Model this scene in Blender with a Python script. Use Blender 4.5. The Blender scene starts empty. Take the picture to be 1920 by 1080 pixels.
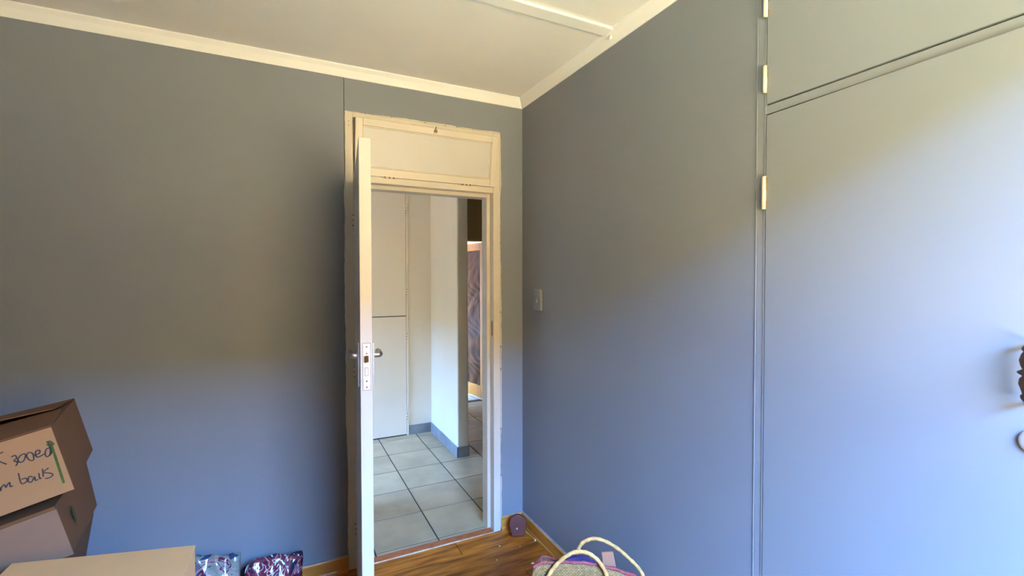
import bpy, bmesh, math, random
from mathutils import Vector, Matrix
random.seed(7)
sc = bpy.context.scene
C = sc.collection

# ------------------------------------------------------------------ camera
cam_d = bpy.data.cameras.new('camera'); cam = bpy.data.objects.new('camera', cam_d); C.objects.link(cam)
cam_d.sensor_width = 36.0; cam_d.lens = 877.7 / 1920 * 36.0; cam_d.clip_start = 0.02
right = Vector((0.89727686, -0.44146573, -0.00149966)); up = Vector((0.01079197, 0.01853841, 0.9997699)); fwd = Vector((0.44133635, 0.89708658, -0.02139837))
m = Matrix((right, up, -fwd)).transposed().to_4x4(); m.translation = Vector((-1.338, -2.574, 1.5413)); cam.matrix_world = m
sc.camera = cam

# ------------------------------------------------------------------ daylight: blue sky, sun over the roof on to the yard behind the camera
world = bpy.data.worlds.new('sky'); sc.world = world; world.use_nodes = True
bg = world.node_tree.nodes['Background']; bg.inputs[0].default_value = (0.205, 0.47, 1.05, 1); bg.inputs[1].default_value = 51.0
sun_d = bpy.data.lights.new('sun', 'SUN'); sun_d.energy = 49.0; sun_d.color = (1.0, 0.86, 0.64); sun_d.angle = 0.01
sun = bpy.data.objects.new('sun', sun_d); C.objects.link(sun); sun.rotation_euler = (math.radians(-28), math.radians(6), 0)
WIN = (-1.15, -0.08, 0.95, 2.30)          # window of the room: x0 x1 z0 z1 in the wall behind the camera
def portal(name, loc, rot, sx, sy):
    d = bpy.data.lights.new(name, 'AREA'); d.shape = 'RECTANGLE'; d.size = sx; d.size_y = sy; d.cycles.is_portal = True
    o = bpy.data.objects.new(name, d); C.objects.link(o); o.location = loc; o.rotation_euler = rot
portal('window_daylight', ((WIN[0]+WIN[1])/2, -3.01, (WIN[2]+WIN[3])/2), (math.radians(90), 0, 0), WIN[1]-WIN[0], WIN[3]-WIN[2])
portal('hall_window_daylight', (-3.46, 1.25, 1.425), (math.radians(90), 0, math.radians(-90)), 1.2, 0.75)
portal('porch_daylight', (-1.2, 4.075, 1.45), (math.radians(90), 0, math.radians(-90)), 0.65, 0.4)  # portal at the slit left open in the added porch wall

sc.view_settings.view_transform = 'Standard'; sc.view_settings.look = 'None'
sc.view_settings.gamma = 1.0; sc.view_settings.use_curve_mapping = False
sc.view_settings.exposure = 1.48
sc.cycles.max_bounces = 8; sc.cycles.diffuse_bounces = 5; sc.cycles.glossy_bounces = 4
sc.cycles.caustics_reflective = False; sc.cycles.caustics_refractive = False
sc.cycles.use_denoising = True

# ------------------------------------------------------------------ materials
def N(nt, t, **kw):
    n = nt.nodes.new(t)
    for k, v in kw.items(): setattr(n, k, v)
    return n
def mat(name, col, rough=0.6, metal=0.0, var=None, vscale=8.0, bump=0.0, bscale=60.0, stretch=(1, 1, 1), rnd=0.0, spec=0.5, detail=4.0, contrast=(0.35, 0.65)):
    """procedural paint: base colour, optional second tone mixed by noise, fine relief, per-object tone"""
    mt = bpy.data.materials.new(name); mt.use_nodes = True; nt = mt.node_tree; b = nt.nodes['Principled BSDF']
    b.inputs['Roughness'].default_value = rough; b.inputs['Metallic'].default_value = metal
    b.inputs['Specular IOR Level'].default_value = spec
    tc = N(nt, 'ShaderNodeTexCoord'); mp = N(nt, 'ShaderNodeMapping'); mp.inputs['Scale'].default_value = stretch
    nt.links.new(tc.outputs['Object'], mp.inputs[0])
    if rnd:
        oi = N(nt, 'ShaderNodeObjectInfo'); mu = N(nt, 'ShaderNodeVectorMath', operation='SCALE'); mu.inputs[0].default_value = (37, 53, 71)
        nt.links.new(oi.outputs['Random'], mu.inputs['Scale']); nt.links.new(mu.outputs[0], mp.inputs['Location'])
    out = None
    if var is not None:
        n = N(nt, 'ShaderNodeTexNoise'); n.inputs['Scale'].default_value = vscale; n.inputs['Detail'].default_value = detail
        nt.links.new(mp.outputs[0], n.inputs['Vector'])
        r = N(nt, 'ShaderNodeValToRGB'); r.color_ramp.elements[0].position = contrast[0]; r.color_ramp.elements[1].position = contrast[1]
        r.color_ramp.elements[0].color = (*col, 1); r.color_ramp.elements[1].color = (*var, 1)
        nt.links.new(n.outputs[0], r.inputs[0]); out = r.outputs[0]
    else:
        c = N(nt, 'ShaderNodeRGB'); c.outputs[0].default_value = (*col, 1); out = c.outputs[0]
    if rnd:
        h = N(nt, 'ShaderNodeHueSaturation'); mr = N(nt, 'ShaderNodeMapRange'); mr.inputs[3].default_value = 1 - rnd; mr.inputs[4].default_value = 1 + rnd
        nt.links.new(oi.outputs['Random'], mr.inputs[0]); nt.links.new(mr.outputs[0], h.inputs['Value']); nt.links.new(out, h.inputs['Color']); out = h.outputs[0]
    nt.links.new(out, b.inputs['Base Color'])
    if bump:
        n2 = N(nt, 'ShaderNodeTexNoise'); n2.inputs['Scale'].default_value = bscale; n2.inputs['Detail'].default_value = 3
        nt.links.new(mp.outputs[0], n2.inputs['Vector'])
        bp = N(nt, 'ShaderNodeBump'); bp.inputs['Strength'].default_value = bump; bp.inputs['Distance'].default_value = 0.002
        nt.links.new(n2.outputs[0], bp.inputs['Height']); nt.links.new(bp.outputs[0], b.inputs['Normal'])
    return mt
WALL = mat('blue_grey_wall_paint', (0.2116, 0.2279, 0.2649), 0.55, var=(0.219, 0.2353, 0.2723), vscale=3, bump=0.25, bscale=90)
CUPB = mat('blue_grey_gloss_paint', (0.2444, 0.2632, 0.297), 0.42, var=(0.2519, 0.2707, 0.3046), vscale=2.5, bump=0.15, bscale=40)
CREAM = mat('cream_gloss_paint', (0.679, 0.6062, 0.519), 0.4, var=(0.6402, 0.5674, 0.4753), vscale=5, bump=0.25, bscale=45)
DOORW = mat('white_door_paint', (0.5925, 0.5629, 0.5396), 0.42, var=(0.5756, 0.5417, 0.518), vscale=4, bump=0.12, bscale=50)
CEIL = mat('off_white_ceiling_paint', (0.8383, 0.8007, 0.78), 0.7, var=(0.808, 0.765, 0.7436), vscale=2.2, bump=0.1, bscale=60)
CORN = mat('white_cornice_paint', (0.86, 0.8383, 0.832), 0.55, bump=0.1, bscale=60)
HALL = mat('cream_hall_paint', (0.7561, 0.6738, 0.5472), 0.55, var=(0.7351, 0.6481, 0.5225), vscale=3, bump=0.2, bscale=60)
HALL_DIM = mat('dim_lit_hall_paint', (0.42, 0.27, 0.10), 0.6, var=(0.45, 0.29, 0.11), vscale=3, bump=0.2)  # hall paint with the dim warm light put into a darker colour
WOOD = mat('laminate_plank', (0.1958, 0.04959, 0.005796), 0.45, var=(0.5358, 0.1713, 0.01987), vscale=3.5, stretch=(1.2, 9, 9), bump=0.1, bscale=30, rnd=0.22, detail=7, spec=0.25)
SKIRT = mat('varnished_pine', (0.4819, 0.17, 0.02338), 0.4, var=(0.6656, 0.2762, 0.04675), vscale=4, stretch=(1, 1, 9), bump=0.08, bscale=25)
TILE = mat('grey_floor_tile', (0.372, 0.2875, 0.18), 0.42, var=(0.504, 0.3967, 0.25), vscale=4.5, bump=0.08, bscale=20, rnd=0.06, detail=6)
SKTILE = mat('dark_grey_skirting_tile', (0.17, 0.18, 0.19), 0.45, var=(0.25, 0.255, 0.265), vscale=7, rnd=0.05)
GROUT = mat('dark_grout', (0.035, 0.033, 0.032), 0.9, var=(0.05, 0.047, 0.045), vscale=40)
THRES = mat('red_brown_sill', (0.3648, 0.09, 0.0288), 0.5, var=(0.5472, 0.168, 0.0576), vscale=14, stretch=(2, 8, 8))
CHIP = mat('bare_chipped_wood', (0.62, 0.45, 0.30), 0.8, var=(0.75, 0.62, 0.48), vscale=60)
DARK = mat('dark_recess_shade', (0.03, 0.024, 0.018), 0.9, var=(0.04, 0.032, 0.025), vscale=20)  # near-black colour that paints the shade inside gaps and hollows
RUST = mat('rusty_metal', (0.16, 0.085, 0.035), 0.6, 0.3, var=(0.32, 0.2, 0.09), vscale=120)
CHROME = mat('satin_chrome', (0.56, 0.53, 0.51), 0.3, 1.0, var=(0.50, 0.47, 0.46), vscale=30)
BRASS = mat('brass_latch', (0.55, 0.26, 0.07), 0.35, 1.0, var=(0.5, 0.24, 0.07), vscale=50)
PLATE = mat('painted_lock_plate', (0.74, 0.70, 0.64), 0.35, 0.2, var=(0.70, 0.66, 0.6), vscale=40)
BRONZE = mat('dark_bronze', (0.10, 0.055, 0.04), 0.3, 0.8, var=(0.16, 0.09, 0.065), vscale=60)
SILVER = mat('worn_silver', (0.70, 0.70, 0.70), 0.4, 0.6, var=(0.6, 0.6, 0.6), vscale=60)
CARD = mat('shaded_brown_cardboard', (0.15, 0.05842, 0.0162), 0.85, var=(0.1725, 0.0684, 0.02025), vscale=5, bump=0.1, bscale=120)  # carton sides: their shade is put into this darker brown
CARD2 = mat('dull_cardboard', (0.2376, 0.1254, 0.0736), 0.85, var=(0.264, 0.1406, 0.0832), vscale=5, bump=0.1, bscale=120)
CARD3 = mat('lit_front_cardboard', (0.3708, 0.1824, 0.0714), 0.85, var=(0.3955, 0.1979, 0.0816), vscale=4, bump=0.1, bscale=120)  # lit copy of the cardboard, lighter colour for the window-facing front
CARD4 = mat('pale_tan_cardboard', (0.6, 0.34, 0.1488), 0.85, var=(0.63, 0.36, 0.1632), vscale=4, bump=0.1, bscale=120)
INK = mat('black_marker', (0.028, 0.02, 0.024), 0.7, var=(0.048, 0.036, 0.04), vscale=90)
GREEN = mat('green_marker', (0.045, 0.0765, 0.0054), 0.7, var=(0.0675, 0.1035, 0.0108), vscale=90)
MAROON = mat('maroon_painted_wood', (0.1121, 0.01755, 0.0084), 0.55, var=(0.1466, 0.02295, 0.0108), vscale=20, bump=0.1)
ROPE = mat('natural_rope', (0.5281, 0.2706, 0.0779), 0.85, var=(0.6601, 0.369, 0.1324), vscale=60, bump=0.6, bscale=120)
TRIMRED = mat('red_bag_binding', (0.24, 0.036, 0.04), 0.85, var=(0.32, 0.072, 0.072), vscale=70, bump=0.5, bscale=160)
PURPLE = mat('purple_cloth', (0.0315, 0.021, 0.112), 0.9, var=(0.063, 0.035, 0.14), vscale=25, bump=0.5, bscale=60)
PINKC = mat('pinkish_card', (0.3864, 0.1596, 0.0884), 0.85, var=(0.42, 0.1824, 0.102), vscale=9)
AMBER = mat('amber_varnished_wood', (0.50, 0.20, 0.025), 0.3, var=(0.62, 0.28, 0.05), vscale=5, stretch=(8, 8, 1), bump=0.06)
YARD = mat('bright_bounce_paving', (0.62, 0.395, 0.13), 0.95, var=(0.66, 0.43, 0.15), vscale=0.6)
SOIL = mat('dark_low_bounce_soil', (0.24, 0.135, 0.045), 0.95, var=(0.30, 0.17, 0.06), vscale=0.6)  # dark tone chosen so distant ground bounces little light indoors
NEIGH = mat('terracotta_brick', (0.29, 0.155, 0.04), 0.9, var=(0.33, 0.18, 0.05), vscale=0.8)
SHELL = mat('outside_plaster', (0.6, 0.55, 0.47), 0.9, var=(0.64, 0.58, 0.5), vscale=2)
OLDP = mat('old_grey_paint_line', (0.336, 0.32, 0.312), 0.7, var=(0.24, 0.208, 0.176), vscale=35)
SWITCH = mat('overpainted_switch_plate', (0.2356, 0.247, 0.2812), 0.4, var=(0.2432, 0.2546, 0.2888), vscale=20)
ALU = mat('aluminium_frame', (0.5, 0.5, 0.5), 0.4, 0.8, var=(0.47, 0.47, 0.47), vscale=20)

def straw_mat():
    mt = bpy.data.materials.new('woven_straw'); mt.use_nodes = True; nt = mt.node_tree; b = nt.nodes['Principled BSDF']; b.inputs['Roughness'].default_value = 0.85
    tc = N(nt, 'ShaderNodeTexCoord')
    br = N(nt, 'ShaderNodeTexBrick'); br.inputs['Scale'].default_value = 26; br.inputs['Mortar Size'].default_value = 0.05; br.offset = 0.5
    br.inputs['Color1'].default_value = (0.74, 0.40, 0.10, 1); br.inputs['Color2'].default_value = (0.50, 0.25, 0.05, 1); br.inputs['Mortar'].default_value = (0.16, 0.10, 0.06, 1)
    nt.links.new(tc.outputs['UV'], br.inputs['Vector'])
    n = N(nt, 'ShaderNodeTexNoise'); n.inputs['Scale'].default_value = 80
    mx = N(nt, 'ShaderNodeMixRGB'); mx.blend_type = 'MULTIPLY'; mx.inputs[0].default_value = 0.6
    nt.links.new(tc.outputs['Object'], n.inputs['Vector']); nt.links.new(br.outputs[0], mx.inputs[1]); nt.links.new(n.outputs[0], mx.inputs[2])
    g = N(nt, 'ShaderNodeGamma'); g.inputs[1].default_value = 1.0; nt.links.new(mx.outputs[0], g.inputs[0])
    nt.links.new(g.outputs[0], b.inputs['Base Color'])
    bp = N(nt, 'ShaderNodeBump'); bp.inputs['Strength'].default_value = 0.8; bp.inputs['Distance'].default_value = 0.004
    nt.links.new(br.outputs['Fac'], bp.inputs['Height']); bp.invert = True; nt.links.new(bp.outputs[0], b.inputs['Normal'])
    return mt
STRAW = straw_mat()
def print_mat(name, stops, scale, seed):
    """glossy printed plastic: warped cells of colour"""
    mt = bpy.data.materials.new(name); mt.use_nodes = True; nt = mt.node_tree; b = nt.nodes['Principled BSDF']
    b.inputs['Roughness'].default_value = 0.22; b.inputs['Coat Weight'].default_value = 0.4
    tc = N(nt, 'ShaderNodeTexCoord'); mp = N(nt, 'ShaderNodeMapping'); mp.inputs['Location'].default_value = (seed, seed * 2, 0)
    nt.links.new(tc.outputs['Object'], mp.inputs[0])
    n = N(nt, 'ShaderNodeTexNoise'); n.inputs['Scale'].default_value = scale; n.inputs['Detail'].default_value = 2; n.inputs['Distortion'].default_value = 2.2
    nt.links.new(mp.outputs[0], n.inputs['Vector'])
    r = N(nt, 'ShaderNodeValToRGB'); r.color_ramp.interpolation = 'CONSTANT'; cr = r.color_ramp
    cr.elements[0].position = 0; cr.elements[0].color = (*stops[0][1], 1); cr.elements[1].position = stops[1][0]; cr.elements[1].color = (*stops[1][1], 1)
    for p, c in stops[2:]:
        e = cr.elements.new(p); e.color = (*c, 1)
    nt.links.new(n.outputs[0], r.inputs[0]); nt.links.new(r.outputs[0], b.inputs['Base Color'])
    return mt
PRINT1 = print_mat('floral_plastic_print', [(0, (0.03, 0.05, 0.13)), (0.36, (0.20, 0.24, 0.20)), (0.44, (0.28, 0.26, 0.25)), (0.51, (0.13, 0.02, 0.05)), (0.56, (0.24, 0.23, 0.24)), (0.64, (0.06, 0.09, 0.18)), (0.7, (0.6, 0.35, 0.33))], 7, 1.3)
PRINT2 = print_mat('maroon_plastic_print', [(0, (0.6, 0.6, 0.62)), (0.36, (0.02, 0.018, 0.05)), (0.43, (0.16, 0.02, 0.04)), (0.52, (0.5, 0.48, 0.5)), (0.55, (0.16, 0.02, 0.045)), (0.62, (0.02, 0.02, 0.05)), (0.68, (0.4, 0.36, 0.35))], 8.5, 4.1)
def carve_mat():
    mt = bpy.data.materials.new('carved_dark_wood'); mt.use_nodes = True; nt = mt.node_tree; b = nt.nodes['Principled BSDF']
    b.inputs['Roughness'].default_value = 0.42; b.inputs['Specular IOR Level'].default_value = 0.12
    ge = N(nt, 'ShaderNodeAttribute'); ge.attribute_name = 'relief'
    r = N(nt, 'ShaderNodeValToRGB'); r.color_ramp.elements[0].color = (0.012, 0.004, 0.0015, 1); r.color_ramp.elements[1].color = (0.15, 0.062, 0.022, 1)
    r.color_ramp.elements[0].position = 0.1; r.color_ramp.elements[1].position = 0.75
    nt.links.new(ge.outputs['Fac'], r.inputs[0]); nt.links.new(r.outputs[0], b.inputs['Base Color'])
    return mt
CARVE = carve_mat()

# ------------------------------------------------------------------ builders (all coordinates are metres in the room; corner of the room = origin)
ORG = {}
def obj(name, bm, mt, parent=None, smooth=False, bevel=0.0, seg=2):
    org = ORG.get(parent.name, Vector((0, 0, 0))) if parent else Vector((0, 0, 0))
    bmesh.ops.recalc_face_normals(bm, faces=bm.faces)
    bmesh.ops.translate(bm, verts=bm.verts, vec=-org)
    me = bpy.data.meshes.new(name); bm.to_mesh(me); bm.free()
    me.materials.append(mt)
    if smooth:
        for p in me.polygons: p.use_smooth = True
    o = bpy.data.objects.new(name, me); C.objects.link(o)
    if parent: o.parent = parent
    ORG[o.name] = org
    if bevel:
        md = o.modifiers.new('bevel', 'BEVEL'); md.width = bevel; md.segments = seg; md.limit_method = 'ANGLE'; md.angle_limit = math.radians(40)
    return o
def tag(o, label, cat, group=None, kind=None):
    o['label'] = label; o['category'] = cat
    if group: o['group'] = group
    if kind: o['kind'] = kind
    return o
def thing(name, loc, label, cat, group=None, kind=None):
    o = bpy.data.objects.new(name, None); o.empty_display_size = 0.1; C.objects.link(o); o.location = loc; ORG[o.name] = Vector(loc)
    return tag(o, label, cat, group, kind)
def box(bm, x0, x1, y0, y1, z0, z1):
    x0, x1 = min(x0, x1), max(x0, x1); y0, y1 = min(y0, y1), max(y0, y1); z0, z1 = min(z0, z1), max(z0, z1)
    v = [bm.verts.new(p) for p in ((x0, y0, z0), (x1, y0, z0), (x1, y1, z0), (x0, y1, z0), (x0, y0, z1), (x1, y0, z1), (x1, y1, z1), (x0, y1, z1))]
    for f in ((0, 3, 2, 1), (4, 5, 6, 7), (0, 1, 5, 4), (1, 2, 6, 5), (2, 3, 7, 6), (3, 0, 4, 7)): bm.faces.new([v[i] for i in f])
    return v
def BX(*a):
    bm = bmesh.new(); box(bm, *a); return bm
def hexa(bm, P):
    v = [bm.verts.new(p) for p in P]
    for f in ((0, 3, 2, 1), (4, 5, 6, 7), (0, 1, 5, 4), (1, 2, 6, 5), (2, 3, 7, 6), (3, 0, 4, 7)): bm.faces.new([v[i] for i in f])
    return v
def xf(bm, mat4): bmesh.ops.transform(bm, matrix=mat4, verts=bm.verts); return bm
def tube(bm, pts, rad, n=10, cap=True):
    pts = [Vector(p) for p in pts]; rads = rad if isinstance(rad, (list, tuple)) else [rad] * len(pts)
    rings = []; ref = None
    for i, p in enumerate(pts):
        t = (pts[min(i + 1, len(pts) - 1)] - pts[max(i - 1, 0)]).normalized()
        if ref is None: ref = t.orthogonal().normalized()
        ref = (ref - t * ref.dot(t)).normalized(); b = t.cross(ref)
        rings.append([bm.verts.new(p + rads[i] * (math.cos(2 * math.pi * k / n) * ref + math.sin(2 * math.pi * k / n) * b)) for k in range(n)])
    for a, b in zip(rings, rings[1:]):
        for k in range(n): bm.faces.new((a[k], a[(k + 1) % n], b[(k + 1) % n], b[k]))
    if cap: bm.faces.new(rings[0][::-1]); bm.faces.new(rings[-1])
def spline(pts, sub=4):
    P = [Vector(p) for p in pts]; out = []
    for i in range(len(P) - 1):
        a, b, c, d = P[max(i - 1, 0)], P[i], P[i + 1], P[min(i + 2, len(P) - 1)]
        for k in range(sub):
            t = k / sub; out.append(0.5 * ((2 * b) + (c - a) * t + (2 * a - 5 * b + 4 * c - d) * t * t + (3 * b - a - 3 * c + d) * t ** 3))
    out.append(P[-1]); return out
def lathe(bm, prof, base, axis='Z', n=20):
    """prof: list of (radius, height along axis)"""
    A = {'X': (Vector((1, 0, 0)), Vector((0, 1, 0)), Vector((0, 0, 1))), 'Y': (Vector((0, 1, 0)), Vector((1, 0, 0)), Vector((0, 0, 1))), 'Z': (Vector((0, 0, 1)), Vector((1, 0, 0)), Vector((0, 1, 0)))}[axis]
    base = Vector(base); rings = []
    for r, h in prof:
        rings.append([bm.verts.new(base + A[0] * h + r * (math.cos(2 * math.pi * k / n) * A[1] + math.sin(2 * math.pi * k / n) * A[2])) for k in range(n)])
    for a, b in zip(rings, rings[1:]):
        for k in range(n): bm.faces.new((a[k], a[(k + 1) % n], b[(k + 1) % n], b[k]))
    bm.faces.new(rings[0][::-1]); bm.faces.new(rings[-1])
def prism(bm, poly, y0, y1, plane='XZ'):
    """extrude a 2D polygon; plane XZ -> along y, XY -> along z, YZ -> along x"""
    f = {'XZ': lambda a, b, t: (a, t, b), 'XY': lambda a, b, t: (a, b, t), 'YZ': lambda a, b, t: (t, a, b)}[plane]
    A = [bm.verts.new(f(a, b, y0)) for a, b in poly]; B = [bm.verts.new(f(a, b, y1)) for a, b in poly]
    n = len(poly)
    for i in range(n): bm.faces.new((A[i], A[(i + 1) % n], B[(i + 1) % n], B[i]))
    bm.faces.new(A[::-1]); bm.faces.new(B)
def struct(name, bm, mt, label, cat, parent=None, **kw):
    return tag(obj(name, bm, mt, parent, **kw), label, cat, kind='structure')

# ================================================================== THE SETTING
XL, YB, ZC, ZCOR = -3.40, -2.95, 2.632, 2.578      # left wall, wall behind camera, ceiling, cornice bottom
T = 0.11
JL, JR, JT = -1.037, -0.155, 2.405                 # door frame outline in the door wall

# door wall: left panel stands a few millimetres proud of the strip above and right of the door
bm = bmesh.new()
box(bm, XL, JL - 0.004, -0.0035, T, 0, ZC + .02); box(bm, JL - 0.001, 0.0, 0, T, JT, ZC + .02); box(bm, JR, 0.0, 0, T, 0, JT)
box(bm, JL - .005, JL, 0.030, T, 0, ZC + .02)
struct('wall_door', bm, WALL, 'blue grey painted wall with the open cream door', 'wall')
# right wall up to the built-in cupboard
CY0, CY1 = -1.592, -2.88
bm = bmesh.new(); box(bm, 0, T, CY0, T, 0, ZC + .02); box(bm, 0, T, YB, CY1, 0, ZC + .02)
struct('wall_right', bm, WALL, 'blue grey painted wall between the door corner and the cupboard', 'wall')
bm = bmesh.new(); box(bm, XL - T, XL, YB - T, T, 0, ZC + .02)
struct('wall_left', bm, WALL, 'blue grey painted side wall behind the cardboard boxes', 'wall')
bm = bmesh.new()
box(bm, XL - T, WIN[0], YB - T, YB, 0, ZC + .02); box(bm, WIN[1], T, YB - T, YB, 0, ZC + .02)
box(bm, WIN[0], WIN[1], YB - T, YB, 0, WIN[2]); box(bm, WIN[0], WIN[1], YB - T, YB, WIN[3], ZC + .02)
struct('wall_back', bm, WALL, 'blue grey painted wall with the window behind the viewer', 'wall')
# window frame behind the viewer
w1 = thing('window_1', ((WIN[0] + WIN[1]) / 2, YB - .05, WIN[2]), 'slim metal window frame in the wall behind the viewer', 'window', kind='structure')
bm = bmesh.new()
for a in ((WIN[0], WIN[0] + .03, WIN[2], WIN[3]), (WIN[1] - .03, WIN[1], WIN[2], WIN[3]), (WIN[0] + .03, WIN[1] - .03, WIN[2], WIN[2] + .03), (WIN[0] + .03, WIN[1] - .03, WIN[3] - .03, WIN[3])):
    box(bm, a[0], a[1], YB - .08, YB - .05, a[2], a[3])
obj('window_frame', bm, ALU, w1)
# ceiling: two boards under a batten
bm = bmesh.new(); box(bm, XL - T, 2.2, YB - .92, 3.0, ZC + .02, ZC + .20)  # overhang beyond the window is added to cut steep sky light
struct('roof_slab', bm, SHELL, 'roof slab over the ceiling boards, eave added to cut steep sky light', 'roof')
ce = struct('ceiling', BX(XL, 0, YB, -0.86, ZC, ZC + .02), CEIL, 'off white ceiling of flat boards joined under a batten', 'ceiling')
obj('ceiling_board', BX(XL, 0, -0.865, 0, ZC - .0005, ZC + .02), CEIL, ce)
bt = struct('trim_ceiling_batten', BX(XL, -0.033, -0.922, -0.855, ZC - .011, ZC), CORN, 'flat white batten across the ceiling boards', 'batten', bevel=.002)
random.seed(3)
for i in range(9):
    bm = bmesh.new(); lathe(bm, [(.003, 0), (.0032, .0012), (.001, .0025)], (-.12 - i * .21 + random.uniform(-.03, .03), -.862 - random.uniform(0, .003), ZC - .0135), n=8); obj('nail_head', bm, CORN, bt)
# cornices
def cornice(name, pts, along, label):
    bm = bmesh.new(); prism(bm, pts, *along); return struct(name, bm, CORN, label, 'cornice')
prof = [(0.0, ZCOR), (0.006, ZCOR), (0.012, ZCOR + .012), (0.024, ZCOR + .032), (0.038, ZCOR + .047), (0.038, ZC), (0, ZC)]
cornice('trim_cornice_door_wall', [(-a - .0, z) for a, z in prof], (XL, 0, 'YZ'), 'white cornice along the top of the door wall')
cornice('trim_cornice_right_wall', [(-a, z) for a, z in prof], (YB, -.0001, 'XZ'), 'white cornice above the right wall and cupboard')
cornice('trim_cornice_left_wall', [(XL + a, z) for a, z in prof], (YB, 0, 'XZ'), 'white cornice above the side wall behind the boxes')
hk = thing('ceiling_hook', (-0.024, -0.892, ZC - .02), 'tiny white cup hook where the batten meets the cornice', 'hook')
bm = bmesh.new(); lathe(bm, [(.004, .012), (.006, .010), (.006, .004), (.004, 0), (.004, -.012), (.007, -.015), (.008, -.021), (.005, -.026)], (-0.024, -0.892, ZC - .012), n=12); obj('hook_stem', bm, CORN, hk, smooth=True)

# wood floor of the room: boards running along the door wall
fl = struct('floor', BX(XL, T * 0, YB, 0, -.06, -.012), DARK, 'brown laminate plank floor of the empty room', 'floor')
random.seed(11); PW = 0.128; meshes = {}
def plank(x0, x1, y0, y1):
    key = (round(x1 - x0, 3), round(y1 - y0, 3))
    if key not in meshes:
        w, d = key; bm = bmesh.new(); e = .0015
        hexa(bm, [(0, 0, -.012), (w, 0, -.012), (w, d, -.012), (0, d, -.012), (e, e, 0), (w - e, e, 0), (w - e, d - e, 0), (e, d - e, 0)])
        bmesh.ops.recalc_face_normals(bm, faces=bm.faces)
        me = bpy.data.meshes.new('plank'); bm.to_mesh(me); bm.free(); me.materials.append(WOOD); meshes[key] = me
    o = bpy.data.objects.new('plank', meshes[key]); C.objects.link(o); o.location = (x0, y0, 0); o.parent = fl
y = -0.012; row = 0
while y > YB:
    y0 = max(y - PW, YB); x = XL; first = [0.55, 1.0, 0.3, 0.8][row % 4]
    while x < -.014:
        x1 = min(x + (first if x == XL else 1.2), -.013)
        plank(x + .0004, x1 - .0004, y0 + .0004, y - .0004); x = x1
    y = y0; row += 1

# skirting boards: varnished pine with a painted top edge
def skirt(name, pts, along, label, ptop):
    bm = bmesh.new(); prism(bm, pts, *along); o = struct(name, bm, SKIRT, label, 'skirting board')
    bm = bmesh.new(); prism(bm, ptop, *along); obj('painted_top_edge', bm, OLDP, o)
sp = [(0, 0), (-.017, 0), (-.017, .012), (-.013, .020), (-.013, .076), (-.009, .082), (0, .083)]
st = [(0.0005, .0828), (-.0085, .0825), (-.0072, .0842), (0.0005, .0848)]
skirt('baseboard_door_wall', [(a - .0035, b) for a, b in sp], (XL, JL - .002, 'YZ'), 'varnished wooden skirting left of the door', [(a - .0035, b) for a, b in st])
skirt('baseboard_corner', sp, (JR + .003, 0, 'YZ'), 'short varnished skirting between door frame and corner', st)
skirt('baseboard_right_wall', sp, (CY0, -.012, 'XZ'), 'varnished wooden skirting along the right wall', st)

# ------------------------------------------------------------------ door frame (cream, chipped) with opening
fr = thing('trim_door_frame', ((JL + JR) / 2, 0.05, 0), 'cream door frame with chipped paint around the doorway', 'door frame', kind='structure')
FI_L, FI_R = -0.997, -0.200                         # inner faces of the rebate
def jamb(name, xo, xi, sgn):
    bm = bmesh.new()
    box(bm, xo, xi, -.010, .045, 0, JT)               # lip
    box(bm, xo, xi + sgn * .020, .045, T + .012, 0, JT)   # stop, stands into the opening
    obj(name, bm, CREAM, fr, bevel=.003)
jamb('jamb', JL, FI_L, 1); jamb('jamb', JR, FI_R, -1)
bm = bmesh.new(); box(bm, FI_L, FI_R, -.010, T + .012, 2.378, JT); obj('head', bm, CREAM, fr, bevel=.002)
bm = bmesh.new(); box(bm, FI_L, FI_R, -.010, .045, 2.047, 2.082); box(bm, FI_L + .02, FI_R - .02, .045, T + .012, 2.026, 2.082)
obj('transom', bm, CREAM, fr, bevel=.003)
# ragged edge of old paint round the frame
def ragged(axis, fixed, a0, a1, out, seed):
    random.seed(seed); bm = bmesh.new(); n = int((a1 - a0) / .016); inn = []; ou = []; k = .003
    for i in range(n + 1):
        t = a0 + (a1 - a0) * i / n; k = max(.0006, min(.0075, k + random.uniform(-.0022, .0022)))
        for lst, dd in ((inn, 0.0), (ou, out * k)):
            p = (fixed + dd, -.0105, t) if axis == 'V' else (t, -.0105, fixed + dd)
            lst.append((bm.verts.new(p), bm.verts.new((p[0], 0.002, p[2]))))
    for i in range(n):
        a, b, c, d = inn[i], inn[i + 1], ou[i + 1], ou[i]
        bm.faces.new((a[0], b[0], c[0], d[0])); bm.faces.new((d[0], c[0], c[1], d[1])); bm.faces.new((a[1], d[1], c[1], b[1]))
    obj('ragged_paint_edge', bm, CREAM, fr)
ragged('V', JL, 0.03, JT, -1, 1); ragged('V', JR, 0.02, JT, 1, 2); ragged('H', JT, JL, JR, 1, 3)
random.seed(8)
for x in (-.935, -.80, -.70, -.62, -.50, -.43, -.33, -.24):     # dark cracks where the paint broke off along the head
    w = random.uniform(.002, .010); obj('paint_chip_mark', BX(x, x + w, -.0115, -.009, JT - .002, JT + random.uniform(.001, .004)), RUST, fr)
for z in (1.75, 1.33, 1.12, .98, .62, .34):
    h = random.uniform(.006, .02); obj('paint_chip_mark', BX(JR - .001, JR + .004, -.0115, -.009, z, z + h), RUST, fr)
for z in (2.355, 2.335):
    bm = bmesh.new(); lathe(bm, [(.002, 0), (.002, .0012)], (-1.018, -.0112, z), 'Y', 8); obj('nail_hole', bm, DARK, fr)
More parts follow.
